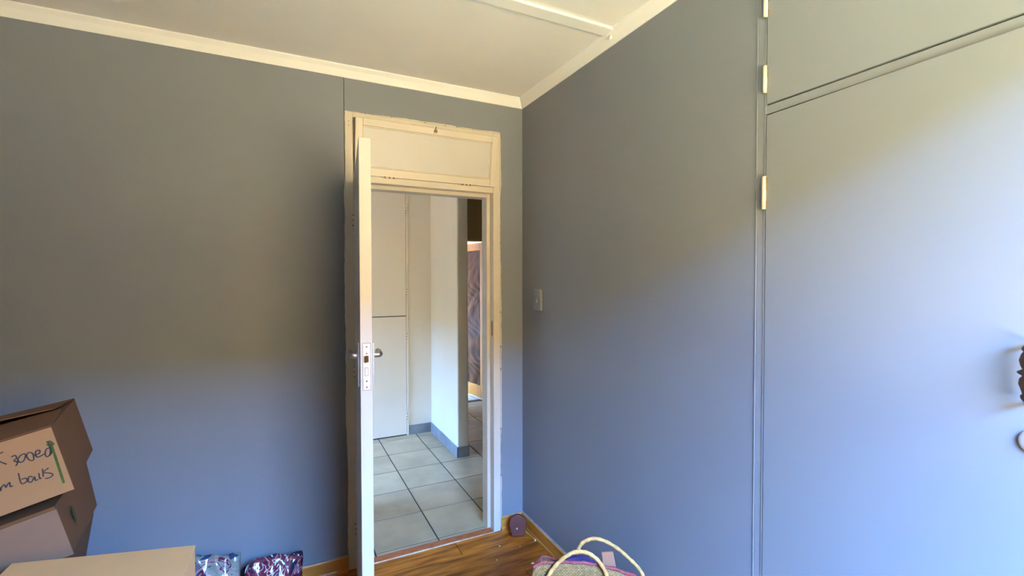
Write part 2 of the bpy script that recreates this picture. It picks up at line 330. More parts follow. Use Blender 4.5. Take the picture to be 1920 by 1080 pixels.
# strike plate recess on the right jamb
bm = BX(FI_R - .0205, FI_R - .0195, .020, .036, 1.17, 1.29); obj('strike_recess', BX(FI_R - .0006, FI_R + .001, .004, .02, 1.20, 1.275), RUST, fr)
obj('strike_plate', BX(FI_R - .0004, FI_R + .001, .002, .024, 1.19, 1.285), BRASS, fr)
# threshold
th = struct('trim_threshold', BX(FI_L, FI_R, -.012, .047, -.012, .006), THRES, 'worn red brown wooden threshold in the doorway', 'threshold', bevel=.003)
random.seed(4); bm = bmesh.new(); n = 60; k = .004; prev = None
for i in range(n + 1):
    x = FI_L + (FI_R - FI_L) * i / n; k = max(.0008, min(.006, k + random.uniform(-.002, .002)))
    c = [bm.verts.new(p) for p in ((x, -.0128, .0045 - k * .5), (x, -.0128, .0068), (x, -.0120 + k, .0068))]
    if prev: bm.faces.new((prev[0], c[0], c[1], prev[1])); bm.faces.new((prev[1], c[1], c[2], prev[2]))
    prev = c
obj('chipped_edge', bm, CHIP, th)

# ------------------------------------------------------------------ fanlight sash, hinged at the bottom and tipped into the room
fa = thing('window_fanlight', (-.592, -.012, 2.083), 'cream solid fanlight sash tipped open above the doorway', 'fanlight', kind='structure')
TIP = Matrix.Translation((0, -.012, 2.083)) @ Matrix.Rotation(math.radians(9.0), 4, 'X') @ Matrix.Translation((0, .012, -2.083))
x0, x1, z0, z1 = -.990, -.187, 2.083, 2.372; s = .037
bm = bmesh.new(); box(bm, x0, x0 + s, -.012, .020, z0, z1); obj('stile', xf(bm, TIP), CREAM, fa, bevel=.0025)
bm = bmesh.new(); box(bm, x1 - s, x1, -.012, .020, z0, z1); obj('stile', xf(bm, TIP), CREAM, fa, bevel=.0025)
bm = bmesh.new(); box(bm, x0 + s, x1 - s, -.012, .020, z1 - s, z1); obj('rail', xf(bm, TIP), CREAM, fa, bevel=.0025)
bm = bmesh.new(); box(bm, x0 + s, x1 - s, -.012, .020, z0, z0 + s + .005); obj('rail', xf(bm, TIP), CREAM, fa, bevel=.0025)
bm = bmesh.new(); box(bm, x0 + s, x1 - s, -.003, .008, z0 + s, z1 - s); obj('panel', xf(bm, TIP), DOORW, fa)
for a in ((x0 + s, x0 + s + .008, z0 + s + .005, z1 - s), (x1 - s - .008, x1 - s, z0 + s + .005, z1 - s), (x0 + s, x1 - s, z1 - s - .008, z1 - s), (x0 + s, x1 - s, z0 + s + .005, z0 + s + .013)):
    obj('bead', xf(BX(a[0], a[1], -.009, -.002, a[2], a[3]), TIP), CREAM, fa, bevel=.003)
ca = None
bm = bmesh.new(); box(bm, -.579, -.559, -.018, -.012, z1 - .034, z1 + .008); ca = obj('catch', xf(bm, TIP), CREAM, fa, bevel=.002)
bm = bmesh.new(); box(bm, -.576, -.562, -.030, -.018, z1 - .026, z1 - .012); tube(bm, [(-.569, -.022, z1 - .012), (-.569, -.026, z1 + .004)], .003, 8); obj('bolt', xf(bm, TIP), RUST, ca)
for xa in (-.852, -.412):
    bm = bmesh.new(); tube(bm, [(xa, -.014, 2.081), (xa + .08, -.014, 2.081)], .0042, 10); h = obj('hinge', bm, CREAM, fa, smooth=True)
    for k in (.012, .036, .058): bm = bmesh.new(); tube(bm, [(xa + k, -.014, 2.081), (xa + k + .008, -.014, 2.081)], .0045, 10); obj('knuckle_gap', bm, RUST, h)

# ------------------------------------------------------------------ open door leaf
HX, HY = -.998, -.016
d1 = thing('door_1', (HX, HY, 0), 'cream painted flush door standing wide open, seen edge on', 'door', kind='structure')
ANG = math.radians(-96.3)            # closed leaf lies along +x from the hinge; swung into the room
DM = Matrix.Translation((HX, HY, 0)) @ Matrix.Rotation(ANG, 4, 'Z')
LW, LT = .820, .042                  # leaf local: x 0..LW, y 0..LT (y+ = face that shows on the hinge/right side)
bm = BX(0, LW, 0, LT, .008, 2.043); leaf = obj('leaf', xf(bm, DM), DOORW, d1, bevel=.002)
zc = 1.228
bm = BX(LW - .0005, LW + .0012, .009, LT - .007, zc - .090, zc + .078); fp = obj('lock_faceplate', xf(bm, DM), PLATE, leaf, bevel=.0006)
obj('plate_gap', xf(BX(LW - .0006, LW + .0003, .0078, LT - .0058, zc - .0915, zc + .0795), DM), RUST, leaf)
bm = bmesh.new(); hexa(bm, [(LW, .015, zc + .010), (LW + .0115, .015, zc + .010), (LW + .001, .029, zc + .010), (LW, .029, zc + .010), (LW, .015, zc + .034), (LW + .0115, .015, zc + .034), (LW + .001, .029, zc + .034), (LW, .029, zc + .034)])
obj('latch_bolt', xf(bm, DM), BRASS, fp)
bm = BX(LW + .0002, LW + .0022, .0165, .026, zc - .038, zc - .010); db = obj('dead_bolt', xf(bm, DM), PLATE, fp, bevel=.0008); obj('bolt_gap', xf(BX(LW, LW + .0014, .0153, .0272, zc - .0393, zc - .0087), DM), RUST, fp)
for z in (zc + .066, zc - .058, zc - .080, zc + .042):
    bm = bmesh.new(); lathe(bm, [(.0032, 0), (.003, .002), (.001, .0022)], (LW + .0002, .022, z), 'X', 10); obj('screw', xf(bm, DM), RUST, fp)
for sgn, face in ((-1, 0.0), (1, LT)):
    X0 = LW - .052
    bm = bmesh.new(); ya, yb = face, face + sgn * .008
    box(bm, X0 - .010, X0 + .034, min(ya, yb), max(ya, yb), zc - .082, zc + .078); pl = obj('handle_plate', xf(bm, DM), SILVER, leaf, bevel=.004, seg=3)
    bm = bmesh.new()
    pts = [(X0, face + sgn * .006, zc + .028), (X0, face + sgn * .014, zc + .028), (X0, face + sgn * .022, zc + .028), (X0 - .005, face + sgn * .029, zc + .028), (X0 - .020, face + sgn * .031, zc + .028), (X0 - .06, face + sgn * .031, zc + .027), (X0 - .100, face + sgn * .030, zc + .026), (X0 - .112, face + sgn * .029, zc + .026)]
    tube(bm, spline(pts, 4), [.0105] * 8 + [.0105] * 8 + [.0105] * 8 + [.0092] * 4 + [.004], 14); obj('lever', xf(bm, DM), CHROME, pl, smooth=True)
for z in (1.84, 1.05, .22):
    bm = bmesh.new(); tube(bm, [(HX - .001, HY - .004, z - .05), (HX - .001, HY - .004, z + .05)], .0065, 10); hg = obj('hinge', bm, CREAM, d1, smooth=True)
    for k in (-.028, 0, .026): bm = bmesh.new(); tube(bm, [(HX - .001, HY - .004, z + k), (HX - .001, HY - .004, z + k + .006)], .0068, 10); obj('knuckle_gap', bm, RUST, hg)
random.seed(5)
for k in range(5): obj('scuff', xf(BX(LW - .0003, LW + .0004, .005 + k * .007, .009 + k * .007 + random.uniform(0, .003), .905, .9065), DM), CHIP, leaf)

# ------------------------------------------------------------------ light switch on the right wall
sw = thing('light_switch', (0, -.207, 1.353), 'small overpainted light switch beside the door corner', 'light switch')
obj('plate', BX(-.013, 0.001, -.249, -.165, 1.353, 1.476), SWITCH, sw, bevel=.003)
bm = bmesh.new(); hexa(bm, [(-.012, -.214, 1.400), (-.012, -.202, 1.400), (-.023, -.203, 1.397), (-.023, -.213, 1.397), (-.012, -.214, 1.426), (-.012, -.202, 1.426), (-.014, -.203, 1.425), (-.014, -.213, 1.425)])
obj('toggle', bm, SWITCH, sw, bevel=.001)

# ------------------------------------------------------------------ built-in cupboard in the right wall
cu = thing('built_in_cupboard', (0.02, (CY0 + CY1) / 2, 0), 'tall built-in cupboard with flush blue grey doors', 'cupboard')
YH = -1.621; DW = .622
obj('carcass', BX(.055, .10, CY1, CY0, 0, ZCOR), DARK, cu)
obj('stile', BX(-.001, .055, YH, CY0 + .0005 - .002, 0, ZCOR), CUPB, cu, bevel=.0015)
obj('stile', BX(-.001, .055, CY1, CY1 + .03, 0, ZCOR), CUPB, cu, bevel=.0015)
obj('rail', BX(-.001, .055, CY1 + .03, YH, 2.040, 2.066), CUPB, cu, bevel=.0015)
obj('plinth', BX(-.001, .055, CY1 + .03, YH, 0, .06), CUPB, cu)
def cup_door(z0, z1, y0, ajar, hinges, hsgn):
    bm = BX(-.004, .016, y0, y0 - hsgn * DW + .003 * hsgn, z0, z1)
    R = Matrix.Translation((0, y0, 0)) @ Matrix.Rotation(math.radians(ajar), 4, 'Z') @ Matrix.Translation((0, -y0, 0))
    d = obj('door', xf(bm, R), CUPB, cu, bevel=.0015)
    for z in hinges:
        L = .100 if z1 < 2.05 else .082
        bm = bmesh.new(); tube(bm, [(-.0085, y0 + .003 * hsgn, z - L / 2), (-.0085, y0 + .003 * hsgn, z + L / 2)], .0062, 12)
        hg = obj('hinge', bm, CREAM if hsgn > 0 else CUPB, d, smooth=True)
        for ka, kb in ((.06, .46), (-.46, -.25)): obj('leaf_gap', BX(-.006, .0, y0 - .0045, y0 - .003, z + L * ka, z + L * kb), RUST, hg)
    return d
YD = YH - .0035
lower = cup_door(.064, 2.036, YD, -1.6, (1.801, .30), 1)
upper = cup_door(2.070, ZCOR - .002, YD, 0.0, (2.146, 2.375), 1)
Y2 = CY1 + .0335
cup_door(.064, 2.036, Y2, 0.0, (1.801, .30), -1); cup_door(2.070, ZCOR - .002, Y2, 0.0, (2.2, 2.45), -1)
# painted bead beside the stile where frame meets plaster
obj('filler_bead', BX(-.0022, .002, CY0 - .001, CY0 + .0025, .0, ZCOR), CUPB, cu, bevel=.0008)
obj('edge_bead', BX(-.003, .010, YH - .0012, YH + .003, .05, ZCOR), CUPB, cu, bevel=.0008)
# turned bronze pull with silver ends, escutcheon below
xo = -.022; hy = -2.208
bm = bmesh.new(); lathe(bm, [(.004, .004), (.008, .010), (.0095, .013), (.0095, .018), (.007, .021), (.0095, .030), (.0125, .040), (.0115, .050), (.0075, .056), (.0145, .061), (.0145, .064), (.0075, .069), (.0105, .076), (.0125, .086), (.0095, .098), (.0065, .103), (.0095, .107), (.0085, .112), (.004, .118)], (-.055 + .0, hy, 1.295), n=20)
pull = obj('pull_handle', bm, BRONZE, lower, smooth=True)
for z in (1.299, 1.413):
    bm = bmesh.new(); lathe(bm, [(.002, 0), (.0055, .003), (.0055, .010), (.002, .013)], (-.055, hy, z - .006), n=14); obj('end_cap', bm, SILVER, pull, smooth=True)
    bm = bmesh.new(); tube(bm, [(-.015, hy, z), (-.055, hy, z)], .004, 10); obj('post', bm, BRONZE, pull)
bm = bmesh.new(); lathe(bm, [(.0165, 0), (.0158, .002), (.012, .0035), (.004, .004)], (-.0235, hy + .004, 1.218), 'X', 24)
for v in bm.verts: v.co.x = -.0235 - (v.co.x + .0235); v.co.z = 1.218 + (v.co.z - 1.218) * 1.35
es = obj('escutcheon', bm, SILVER, lower, smooth=True)
bm = bmesh.new(); box(bm, -.0285, -.0268, hy + .0015, hy + .0065, 1.207, 1.225); obj('keyhole', bm, DARK, es)
for k in (-.018, .018):
    bm = bmesh.new(); lathe(bm, [(.002, 0), (.002, .0012)], (-.0272, hy + .004, 1.218 + k), 'X', 8); obj('screw', bm, CHROME, es)

# ================================================================== THE HALL beyond the door
HXR = 1.55; HY1 = 1.985; HY2 = 2.83
hf = struct('floor_hall', BX(XL, HXR, .047, HY2 + .1, -.06, -.0012), GROUT, 'grey tiled hall floor with dark grout lines', 'floor')
TS = .361; G = .008; tm = {}
def tile(x0, x1, y0, y1):
    x0, x1, y0, y1 = max(x0, XL), min(x1, HXR), max(y0, .049), min(y1, HY2)
    if x1 - x0 < .012 or y1 - y0 < .012: return
    if y0 >= HY1 - .02 and x1 < 0.02: return
    key = (round(x1 - x0, 3), round(y1 - y0, 3))
    if key not in tm:
        w, d = key; bm = bmesh.new(); e = .0006
        hexa(bm, [(0, 0, -.006), (w, 0, -.006), (w, d, -.006), (0, d, -.006), (e, e, .001), (w - e, e, .001), (w - e, d - e, .001), (e, d - e, .001)])
        bmesh.ops.recalc_face_normals(bm, faces=bm.faces); me = bpy.data.meshes.new('tile'); bm.to_mesh(me); bm.free(); me.materials.append(TILE); tm[key] = me
    o = bpy.data.objects.new('tile', tm[key]); C.objects.link(o); o.location = (x0, y0, 0); o.parent = hf
for i in range(-9, 6):
    for j in range(-1, 8):
        xa = -.163 + i * TS; ya = .080 + j * TS
        tile(xa + G / 2, xa + TS - G / 2, ya + G / 2, ya + TS - G / 2)
# hall walls
bm = bmesh.new(); box(bm, XL, 0.05, HY1, HY1 + T, 0, ZC + .02)
struct('wall_hall_back', bm, HALL, 'cream hall wall with the flush linen cupboard', 'wall')
bm = bmesh.new(); box(bm, 0.0, 0.10, 1.205, HY1 + .01, 0, ZC + .02)
struct('wall_hall_pier', bm, HALL, 'cream pier wall ending in the hall', 'wall', bevel=.012, seg=4)
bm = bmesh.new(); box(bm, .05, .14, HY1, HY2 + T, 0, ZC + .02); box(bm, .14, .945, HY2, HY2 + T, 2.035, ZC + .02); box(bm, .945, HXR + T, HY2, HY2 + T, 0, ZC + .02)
struct('wall_hall_front', bm, HALL_DIM, 'hall wall around the front doorway, dim light painted in', 'wall')
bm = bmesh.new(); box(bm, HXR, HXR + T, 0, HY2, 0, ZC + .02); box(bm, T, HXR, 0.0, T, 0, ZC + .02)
struct('wall_hall_right', bm, HALL_DIM, 'hall wall on the far right, dim light painted in, out of sight', 'wall')
bm = bmesh.new(); box(bm, XL - T, XL, T, .65, 0, ZC + .02); box(bm, XL - T, XL, 1.85, HY1 + T, 0, ZC + .02); box(bm, XL - T, XL, .65, 1.85, 0, 1.05); box(bm, XL - T, XL, .65, 1.85, 1.80, ZC + .02)
struct('wall_hall_left', bm, HALL, 'hall end wall with a window, out of sight on the left', 'wall')
struct('wall_hall_light_block', BX(-1.30, -1.20, T, .80, 0, ZC + .02), HALL, 'unseen nib wall added to block hall window light from the doorway', 'wall')  # added out of view to keep hall window light off the right wall
# hall side of the room's door wall
bm = bmesh.new(); box(bm, XL, JL, T, T + .004, 0, ZC); box(bm, JR, T, T, T + .004, 0, ZC); box(bm, JL, JR, T, T + .004, JT, ZC)
struct('wall_hall_near', bm, HALL, 'cream hall face of the wall that holds the door', 'wall')
struct('ceiling_hall', BX(XL, HXR, T, HY2, ZC, ZC + .02), CEIL, 'off white hall ceiling', 'ceiling')
# tile skirting on the hall walls: separate tiles
def hall_skirt(name, label, pieces):
    o = thing(name, (pieces[0][0], pieces[0][2], 0), label, 'skirting', kind='structure')
    for p in pieces: obj('skirting_tile', BX(*p), SKTILE, o, bevel=.0015)
    return o
hall_skirt('baseboard_hall_back', 'short grey tile skirting beside the linen cupboard', [(-.228, -.009, HY1 - .009, HY1, 0, .093)])
hall_skirt('baseboard_hall_pier', 'grey tile skirting along the hall pier', [(-.009, 0.0, 1.529, HY1 - .0005, 0, .094), (-.009, 0, 1.196, 1.526, 0, .094), (.0015, .105, 1.196, 1.205, 0, .093)])
# hall linen cupboard
lc = thing('linen_cupboard', (-.55, HY1 - .006, 0), 'flush cream linen cupboard with two stacked doors in the hall', 'cupboard')
obj('side_trim', BX(-.250, -.230, HY1 - .012, HY1 - .0005, 0, 2.5), HALL, lc, bevel=.003)
obj('top_trim', BX(-.88, -.250, HY1 - .012, HY1 - .0005, 2.46, 2.5), HALL, lc, bevel=.003)
obj('shadow_gap', BX(-.88, -.250, HY1 - .003, HY1 - .0005, 0, 2.46), DARK, lc)  # dark sheet paints the shade in the gaps around the doors
for za, zb in ((.012, 1.168), (1.176, 2.455)):
    dd = obj('door', BX(-.87, -.2535, HY1 - .011, HY1 - .003, za, zb), HALL, lc, bevel=.0015)
    for z in ((.19, .975) if za < 1 else (1.41, 2.20)):
        bm = bmesh.new(); tube(bm, [(-.251, HY1 - .014, z - .04), (-.251, HY1 - .014, z + .04)], .005, 8); hg = obj('hinge', bm, HALL, dd, smooth=True)
        for k in (-.032, -.008, .02): bm = bmesh.new(); tube(bm, [(-.251, HY1 - .0145, z + k), (-.251, HY1 - .0145, z + k + .008)], .0052, 8); obj('knuckle_gap', bm, RUST, hg)

# ------------------------------------------------------------------ carved front door swung out on to the porch
d2 = thing('door_2', (.925, 2.86, 0), 'amber wood front door with a carved dark relief panel, standing open', 'door', kind='structure')
dirv = Vector((-.168, .986, 0)).normalized(); nrm = Vector((-dirv.y, dirv.x, 0))     # nrm points to the viewer's side
def DP(u, n, z): return Vector((.925, 2.83, 0)) + dirv * u + nrm * n + Vector((0, 0, z))
def dbox(u0, u1, n0, n1, z0, z1):
    bm = bmesh.new(); hexa(bm, [DP(u0, n0, z0), DP(u1, n0, z0), DP(u1, n1, z0), DP(u0, n1, z0), DP(u0, n0, z1), DP(u1, n0, z1), DP(u1, n1, z1), DP(u0, n1, z1)]); return bm
W2 = .82; S2 = .088
obj('stile', dbox(0.003, S2, -.04, 0, .012, 1.988), AMBER, d2, bevel=.003); obj('stile', dbox(W2 - S2, W2, -.04, 0, .012, 1.988), AMBER, d2, bevel=.003)
obj('rail', dbox(S2, W2 - S2, -.04, 0, 1.892, 1.988), AMBER, d2, bevel=.003); obj('rail', dbox(S2, W2 - S2, -.04, 0, .012, .170), AMBER, d2, bevel=.003)
obj('weather_bar', dbox(0.01, W2, 0, .010, .004, .022), SILVER, d2)
# relief: a seated form under spreading boughs, carved as ridges
nu, nz = 90, 240; bm = bmesh.new(); lay = bm.verts.layers.float.new('relief'); rows = []
def relief(u, z):
    a = u / (W2 - 2 * S2); b = (z - .17) / 1.722
    body = math.exp(-((a - .30 - .10 * math.sin(3.2 * b)) / .26) ** 2) * (1 if b < .80 else max(0, 1 - (b - .80) * 9))
    w1 = math.sin(9 * a + 6 * math.sin(9 * b + 2 * a)); w2 = math.sin(38 * b + 5 * math.sin(7 * a + 5 * b)); w3 = math.sin(22 * a - 70 * b + 4 * math.sin(23 * b))
    strands = .5 + .28 * w1 + .22 * w3
    rock = .5 + .30 * w1 * w2 + .20 * w3
    bough = max(0, 1 - abs(((b - .80) - .12 * math.sin(6 * a + .6)) / .03)) + max(0, 1 - abs(((b - .70) + .10 * math.sin(7 * a)) / .022)) + max(0, 1 - abs(((b - .62) - .06 * math.sin(9 * a + 1)) / .02))
    h = body * (.25 + .6 * strands) + (1 - body) * (.15 + .6 * rock) + .30 * min(1, bough)
    if b > .86: h = .55 + .12 * w2 * w1
    if b < .16: h *= .75
    return max(0.0, min(1.0, h))
for j in range(nz + 1):
    r = []
    for i in range(nu + 1):
        u = S2 + (W2 - 2 * S2) * i / nu; z = .170 + 1.722 * j / nz; h = relief(u - S2, z)
        v = bm.verts.new(DP(u, -.028 + .026 * h, z)); v[lay] = h; r.append(v)
    rows.append(r)
for j in range(nz):
    for i in range(nu): bm.faces.new((rows[j][i], rows[j][i + 1], rows[j + 1][i + 1], rows[j + 1][i]))
obj('carved_panel', bm, CARVE, d2, smooth=True)
obj('panel_backing', dbox(S2, W2 - S2, -.038, -.030, .170, 1.892), AMBER, d2)
f2 = thing('trim_front_door_frame', (.5, HY2, 0), 'wooden frame head over the front doorway, dim light painted in', 'door frame', kind='structure')
obj('head', BX(.14, .985, HY2 - .012, HY2 + T, 1.998, 2.040), HALL_DIM, f2, bevel=.003)
obj('jamb', BX(.945, .985, HY2 - .012, HY2 + T, 0, 1.998), MAROON, f2, bevel=.003)
obj('jamb', BX(.14, .18, HY2 - .012, HY2 + T, 0, 1.998), HALL, f2, bevel=.003)
# porch outside the front door: roof and walls added to limit daylight
struct('floor_porch', BX(-1.2, 2.2, HY2 + .1, 4.4, -.08, -.004), SHELL, 'pale porch floor outside the front door', 'floor')
struct('ceiling_porch_added', BX(-1.2, 2.3, 2.94, 4.5, 2.66, 2.8), CEIL, 'off white porch ceiling added to keep the sun out', 'ceiling')
bm = bmesh.new(); box(bm, -1.2, 2.3, 4.4, 4.5, 0, 2.66); box(bm, 2.2, 2.3, 2.94, 4.4, 0, 2.66)
box(bm, -1.25, -1.2, 2.94, 4.4, 0, 1.25); box(bm, -1.25, -1.2, 2.94, 4.4, 1.65, 2.66); box(bm, -1.25, -1.2, 2.94, 3.75, 1.25, 1.65)
struct('wall_porch_added', bm, CEIL, 'pale porch wall seen above the carved door, added to limit daylight', 'wall')
# ------------------------------------------------------------------ yard outside
struct('ground', BX(-30, 30, -40, 30, -.4, -.30), SOIL, 'unseen ground outside the house, darkened to cut bounce on far walls', 'ground')
struct('ground_bounce_paving', BX(-9, 8, -8.4, YB - T, -.31, -.26), YARD, 'unseen sandy sunlit paving added outside the window for warm bounce', 'ground')  # bright paving near, dark soil beyond: unseen ground shaped to steer bounce light
nb = struct('neighbour_wall', BX(-24, 20, -15.9, -15.4, -.3, 6.6), NEIGH, 'ochre plastered boundary building across the yard', 'wall')
tag(struct('wall_hall_sky_block', BX(-11, -10.7, -14, 14, -.3, 3.1), NEIGH, 'unseen terracotta wall added to limit sky light in the hall', 'wall'), 'unseen terracotta wall added to limit sky light in the hall', 'wall')  # added out of view to hide low sky from the hall window
obj('coping', BX(-24.1, 20.1, -15.95, -15.32, 6.6, 6.7), NEIGH, nb)

# ================================================================== THINGS ON THE FLOOR
# --- maroon wooden door stop in the corner
ds = thing('door_stop', (-.095, -.10, 0), 'rounded maroon wooden door stop leaning in the room corner', 'door stop')
DSM = Matrix.Translation((-.092, -.112, 0)) @ Matrix.Rotation(math.radians(-24), 4, 'Z') @ Matrix.Rotation(math.radians(-12), 4, 'X')
poly = [(-.034, .004), (.040, .004)] + [(.002 + .052 * math.cos(a), .074 + .050 * math.sin(a)) for a in [math.radians(k) for k in range(-15, 200, 15)]]
bm = bmesh.new(); prism(bm, poly, -.016, .016); obj('block', xf(bm, DSM), MAROON, ds, bevel=.004)
bm = bmesh.new(); lathe(bm, [(.005, 0), (.005, .002), (.002, .003)], (0, 0, 0), 'Y', 12)
for v in bm.verts: v.co.y = -v.co.y
obj('nail', xf(bm, DSM @ Matrix.Translation((-.004, -.016, .048))), SILVER, ds, smooth=True)
# offcut of moulding against the right skirting
oc = thing('moulding_offcut', (-.03, -.13, 0), 'thin broken wooden strip lying beside the right skirting', 'wood strip')
bm = bmesh.new(); hexa(bm, [(-.046, -.075, .001), (-.038, -.070, .001), (-.016, -.195, .001), (-.023, -.200, .001), (-.046, -.075, .020), (-.038, -.070, .022), (-.020, -.195, .012), (-.025, -.200, .010)]); obj('strip', bm, SKIRT, oc)
obj('bare_end', BX(-.0255, -.0165, -.2025, -.199, .001, .011), CHIP, oc)
# --- paint chips
random.seed(21)
for i, (x, y) in enumerate([(-.229, -.156), (-.127, -.212), (-.137, -.382), (-.30, -.27)]):
    bm = bmesh.new(); r = [.006, .004, .011, .004][i]
    poly = [(x + r * random.uniform(.5, 1) * math.cos(k * 1.05 + i), y + r * .6 * random.uniform(.5, 1) * math.sin(k * 1.05 + i)) for k in range(6)]
    prism(bm, poly, .0002, .0022, 'XY')
    tag(obj('paint_chip', bm, CORN), ['small pale paint chip nearest the threshold on the planks', 'tiny pale paint chip on the planks before the door stop', 'largest pale paint chip on the planks beside the straw bag', 'faint pale paint chip in the middle of the planks'][i], 'paint chip', 'paint chips on the floor')

# --- stack of three cartons on the left
Bp = Vector((-1.92, -.70, .895)); ed = Vector((-.16, .987, 0)).normalized(); hh = Vector((-ed.y, ed.x, 0))
def frame(B, tilt):
    a = math.radians(tilt)
    return B, math.cos(a) * hh + math.sin(a) * Vector((0, 0, -1)), math.cos(a) * Vector((0, 0, 1)) + math.sin(a) * hh
def carton_pt(F, u, d, v): return F[0] + F[1] * u + ed * d + F[2] * v
def slab(F, u0, u1, d0, d1, v0, v1):
    bm = bmesh.new(); q = lambda u, d, v: carton_pt(F, u, d, v)
    hexa(bm, [q(u0, d0, v0), q(u1, d0, v0), q(u1, d1, v0), q(u0, d1, v0), q(u0, d0, v1), q(u1, d0, v1), q(u1, d1, v1), q(u0, d1, v1)]); return bm
ST = [[(0.1262, 0.2147), (0.1313, 0.1392)], [(0.1068, 0.1776), (0.1268, 0.1705), (0.1229, 0.1574), (0.1093, 0.1394)], [(0.0959, 0.1554), (0.088, 0.1572), (0.0866, 0.148), (0.0935, 0.1429), (0.0882, 0.1345), (0.0941, 0.1261)], [(0.0882, 0.1345), (0.0833, 0.1463), (0.0739, 0.1532), (0.0672, 0.1499), (0.0752, 0.1337), (0.0846, 0.1339), (0.0849, 0.1471)], [(0.0672, 0.1499), (0.0643, 0.1313), (0.0558, 0.127), (0.0529, 0.1458), (0.0608, 0.1525), (0.0668, 0.144)], [(0.0525, 0.1398), (0.0408, 0.1399), (0.0367, 0.1484), (0.044, 0.1502), (0.0484, 0.1407), (0.0452, 0.1305), (0.0306, 0.1338)], [(0.0187, 0.1263), (0.0275, 0.123), (0.0286, 0.134), (0.0228, 0.1458), (0.014, 0.1445), (0.0149, 0.1303), (0.0236, 0.1228)], [(0.0212, 0.1245), (0.0154, 0.1393), (0.0143, 0.1667)], [(0.1555, 0.1013), (0.153, 0.0831), (0.1428, 0.0945)], [(0.148, 0.0747), (0.139, 0.0812), (0.14, 0.0703), (0.1358, 0.0795), (0.129, 0.0844), (0.1277, 0.0751), (0.1248, 0.0793), (0.1176, 0.0857), (0.119, 0.0733), (0.1134, 0.0732)], [(0.0944, 0.1033), (0.0966, 0.0729), (0.0899, 0.0693), (0.0829, 0.0743), (0.0846, 0.0822), (0.0933, 0.0826)], [(0.0701, 0.0792), (0.0769, 0.0827), (0.0818, 0.0709), (0.0764, 0.0651), (0.0667, 0.0774), (0.0676, 0.0663), (0.0618, 0.0661)], [(0.0554, 0.0833), (0.0577, 0.0669), (0.0536, 0.0677)], [(0.0452, 0.0926), (0.0494, 0.0685)], [(0.0323, 0.089), (0.0461, 0.0814), (0.0328, 0.0716), (0.0295, 0.064), (0.0379, 0.0595), (0.0473, 0.0615)]]
GR = [[(0.0107, 0.1604), (0.0103, 0.128), (0.0135, 0.0289)], [(0.0179, 0.1649), (0.0097, 0.1646), (0.0042, 0.1515)], [(0.0195, 0.1587), (0.0067, 0.1497)]]
def stroke(bm, F, pts, w, d=-.0026):
    P = spline([(a, b, 0) for a, b in pts], 5); prev = None
    for i, p in enumerate(P):
        t = (P[min(i + 1, len(P) - 1)] - P[max(i - 1, 0)]); t = t.normalized() if t.length > 1e-6 else Vector((1, 0, 0)); n = Vector((-t.y, t.x, 0)) * w / 2
        c = [bm.verts.new(carton_pt(F, p.x + s * n.x, d, p.y + s * n.y)) for s in (-1, 1)]
        if prev: bm.faces.new((prev[0], c[0], c[1], prev[1]))
        prev = c
# top carton
F = frame(Bp, 13.5); WU, DD, HV = .46, .405, .205
top = thing('cardboard_box', tuple(Bp), 'topmost tilted cardboard box with black handwriting and a green arrow', 'box', 'cartons stacked by the door wall')
body = obj('box_body', slab(F, 0, WU, 0, DD, 0, HV), CARD, top)
ff = obj('front_flap', slab(F, -.003, WU + .003, -.002, 0.0, -.001, HV + .001), CARD3, top)
for s in ST: bm = bmesh.new(); stroke(bm, F, s, .0034); obj('handwriting_stroke', bm, INK, ff)
for g_, w_ in zip(GR, (.0062, .005, .0045)): bm = bmesh.new(); stroke(bm, F, g_, w_); obj('green_arrow_stroke', bm, GREEN, ff)
q = lambda u, d, v: carton_pt(F, u, d, v)
# partly open top flaps
bm = bmesh.new(); hexa(bm, [q(-.002, .012, HV), q(WU, .012, HV), q(WU, .20, HV + .020), q(.004, .20, HV + .010), q(-.002, .012, HV + .004), q(WU, .012, HV + .004), q(WU, .20, HV + .025), q(.004, .20, HV + .014)]); obj('top_flap', bm, CARD, top)
bm = bmesh.new(); hexa(bm, [q(0, DD, HV), q(WU, DD, HV), q(WU, .20, HV + .060), q(.02, .20, HV + .018), q(0, DD, HV + .004), q(WU, DD, HV + .004), q(WU, .20, HV + .064), q(.02, .20, HV + .022)]); obj('top_flap', bm, CARD, top)
# middle carton
B2 = Vector((-1.958, -.70, .700)); F2 = frame(B2, 10.5)
mid = thing('cardboard_box', tuple(B2), 'greyish cardboard box with a green smudge, second in the stack', 'box', 'cartons stacked by the door wall')
q2 = lambda u, d, v: carton_pt(F2, u, d, v)
bm = bmesh.new(); hexa(bm, [q2(-.030, 0, -.015), q2(.45, 0, -.015), q2(.45, .41, -.03), q2(-.040, .41, -.03), q2(-.022, 0, .150), q2(.45, 0, .132), q2(.45, .41, .128), q2(-.044, .41, .146)]); obj('box_body', bm, CARD, mid)
bm = bmesh.new(); hexa(bm, [q2(-.034, -.004, -.014), q2(.452, -.004, -.014), q2(.452, 0, -.014), q2(-.034, 0, -.014), q2(-.025, -.004, .141), q2(.452, -.004, .120), q2(.452, 0, .120), q2(-.025, 0, .141)]); obj('front_flap', bm, CARD2, mid)
bm = bmesh.new(); c0 = q2(-.030, .10, .070)
bl = [(random.uniform(.7, 1) * .017 * math.cos(k * .628), random.uniform(.7, 1) * .036 * math.sin(k * .628)) for k in range(10)]
vs = [bm.verts.new(c0 + ed * a + Vector((0.0, 0, 0)) + F2[2] * b - F2[1] * (.0085 - b * .06)) for a, b in bl]; bm.faces.new(vs); obj('green_smudge', bm, GREEN, mid)
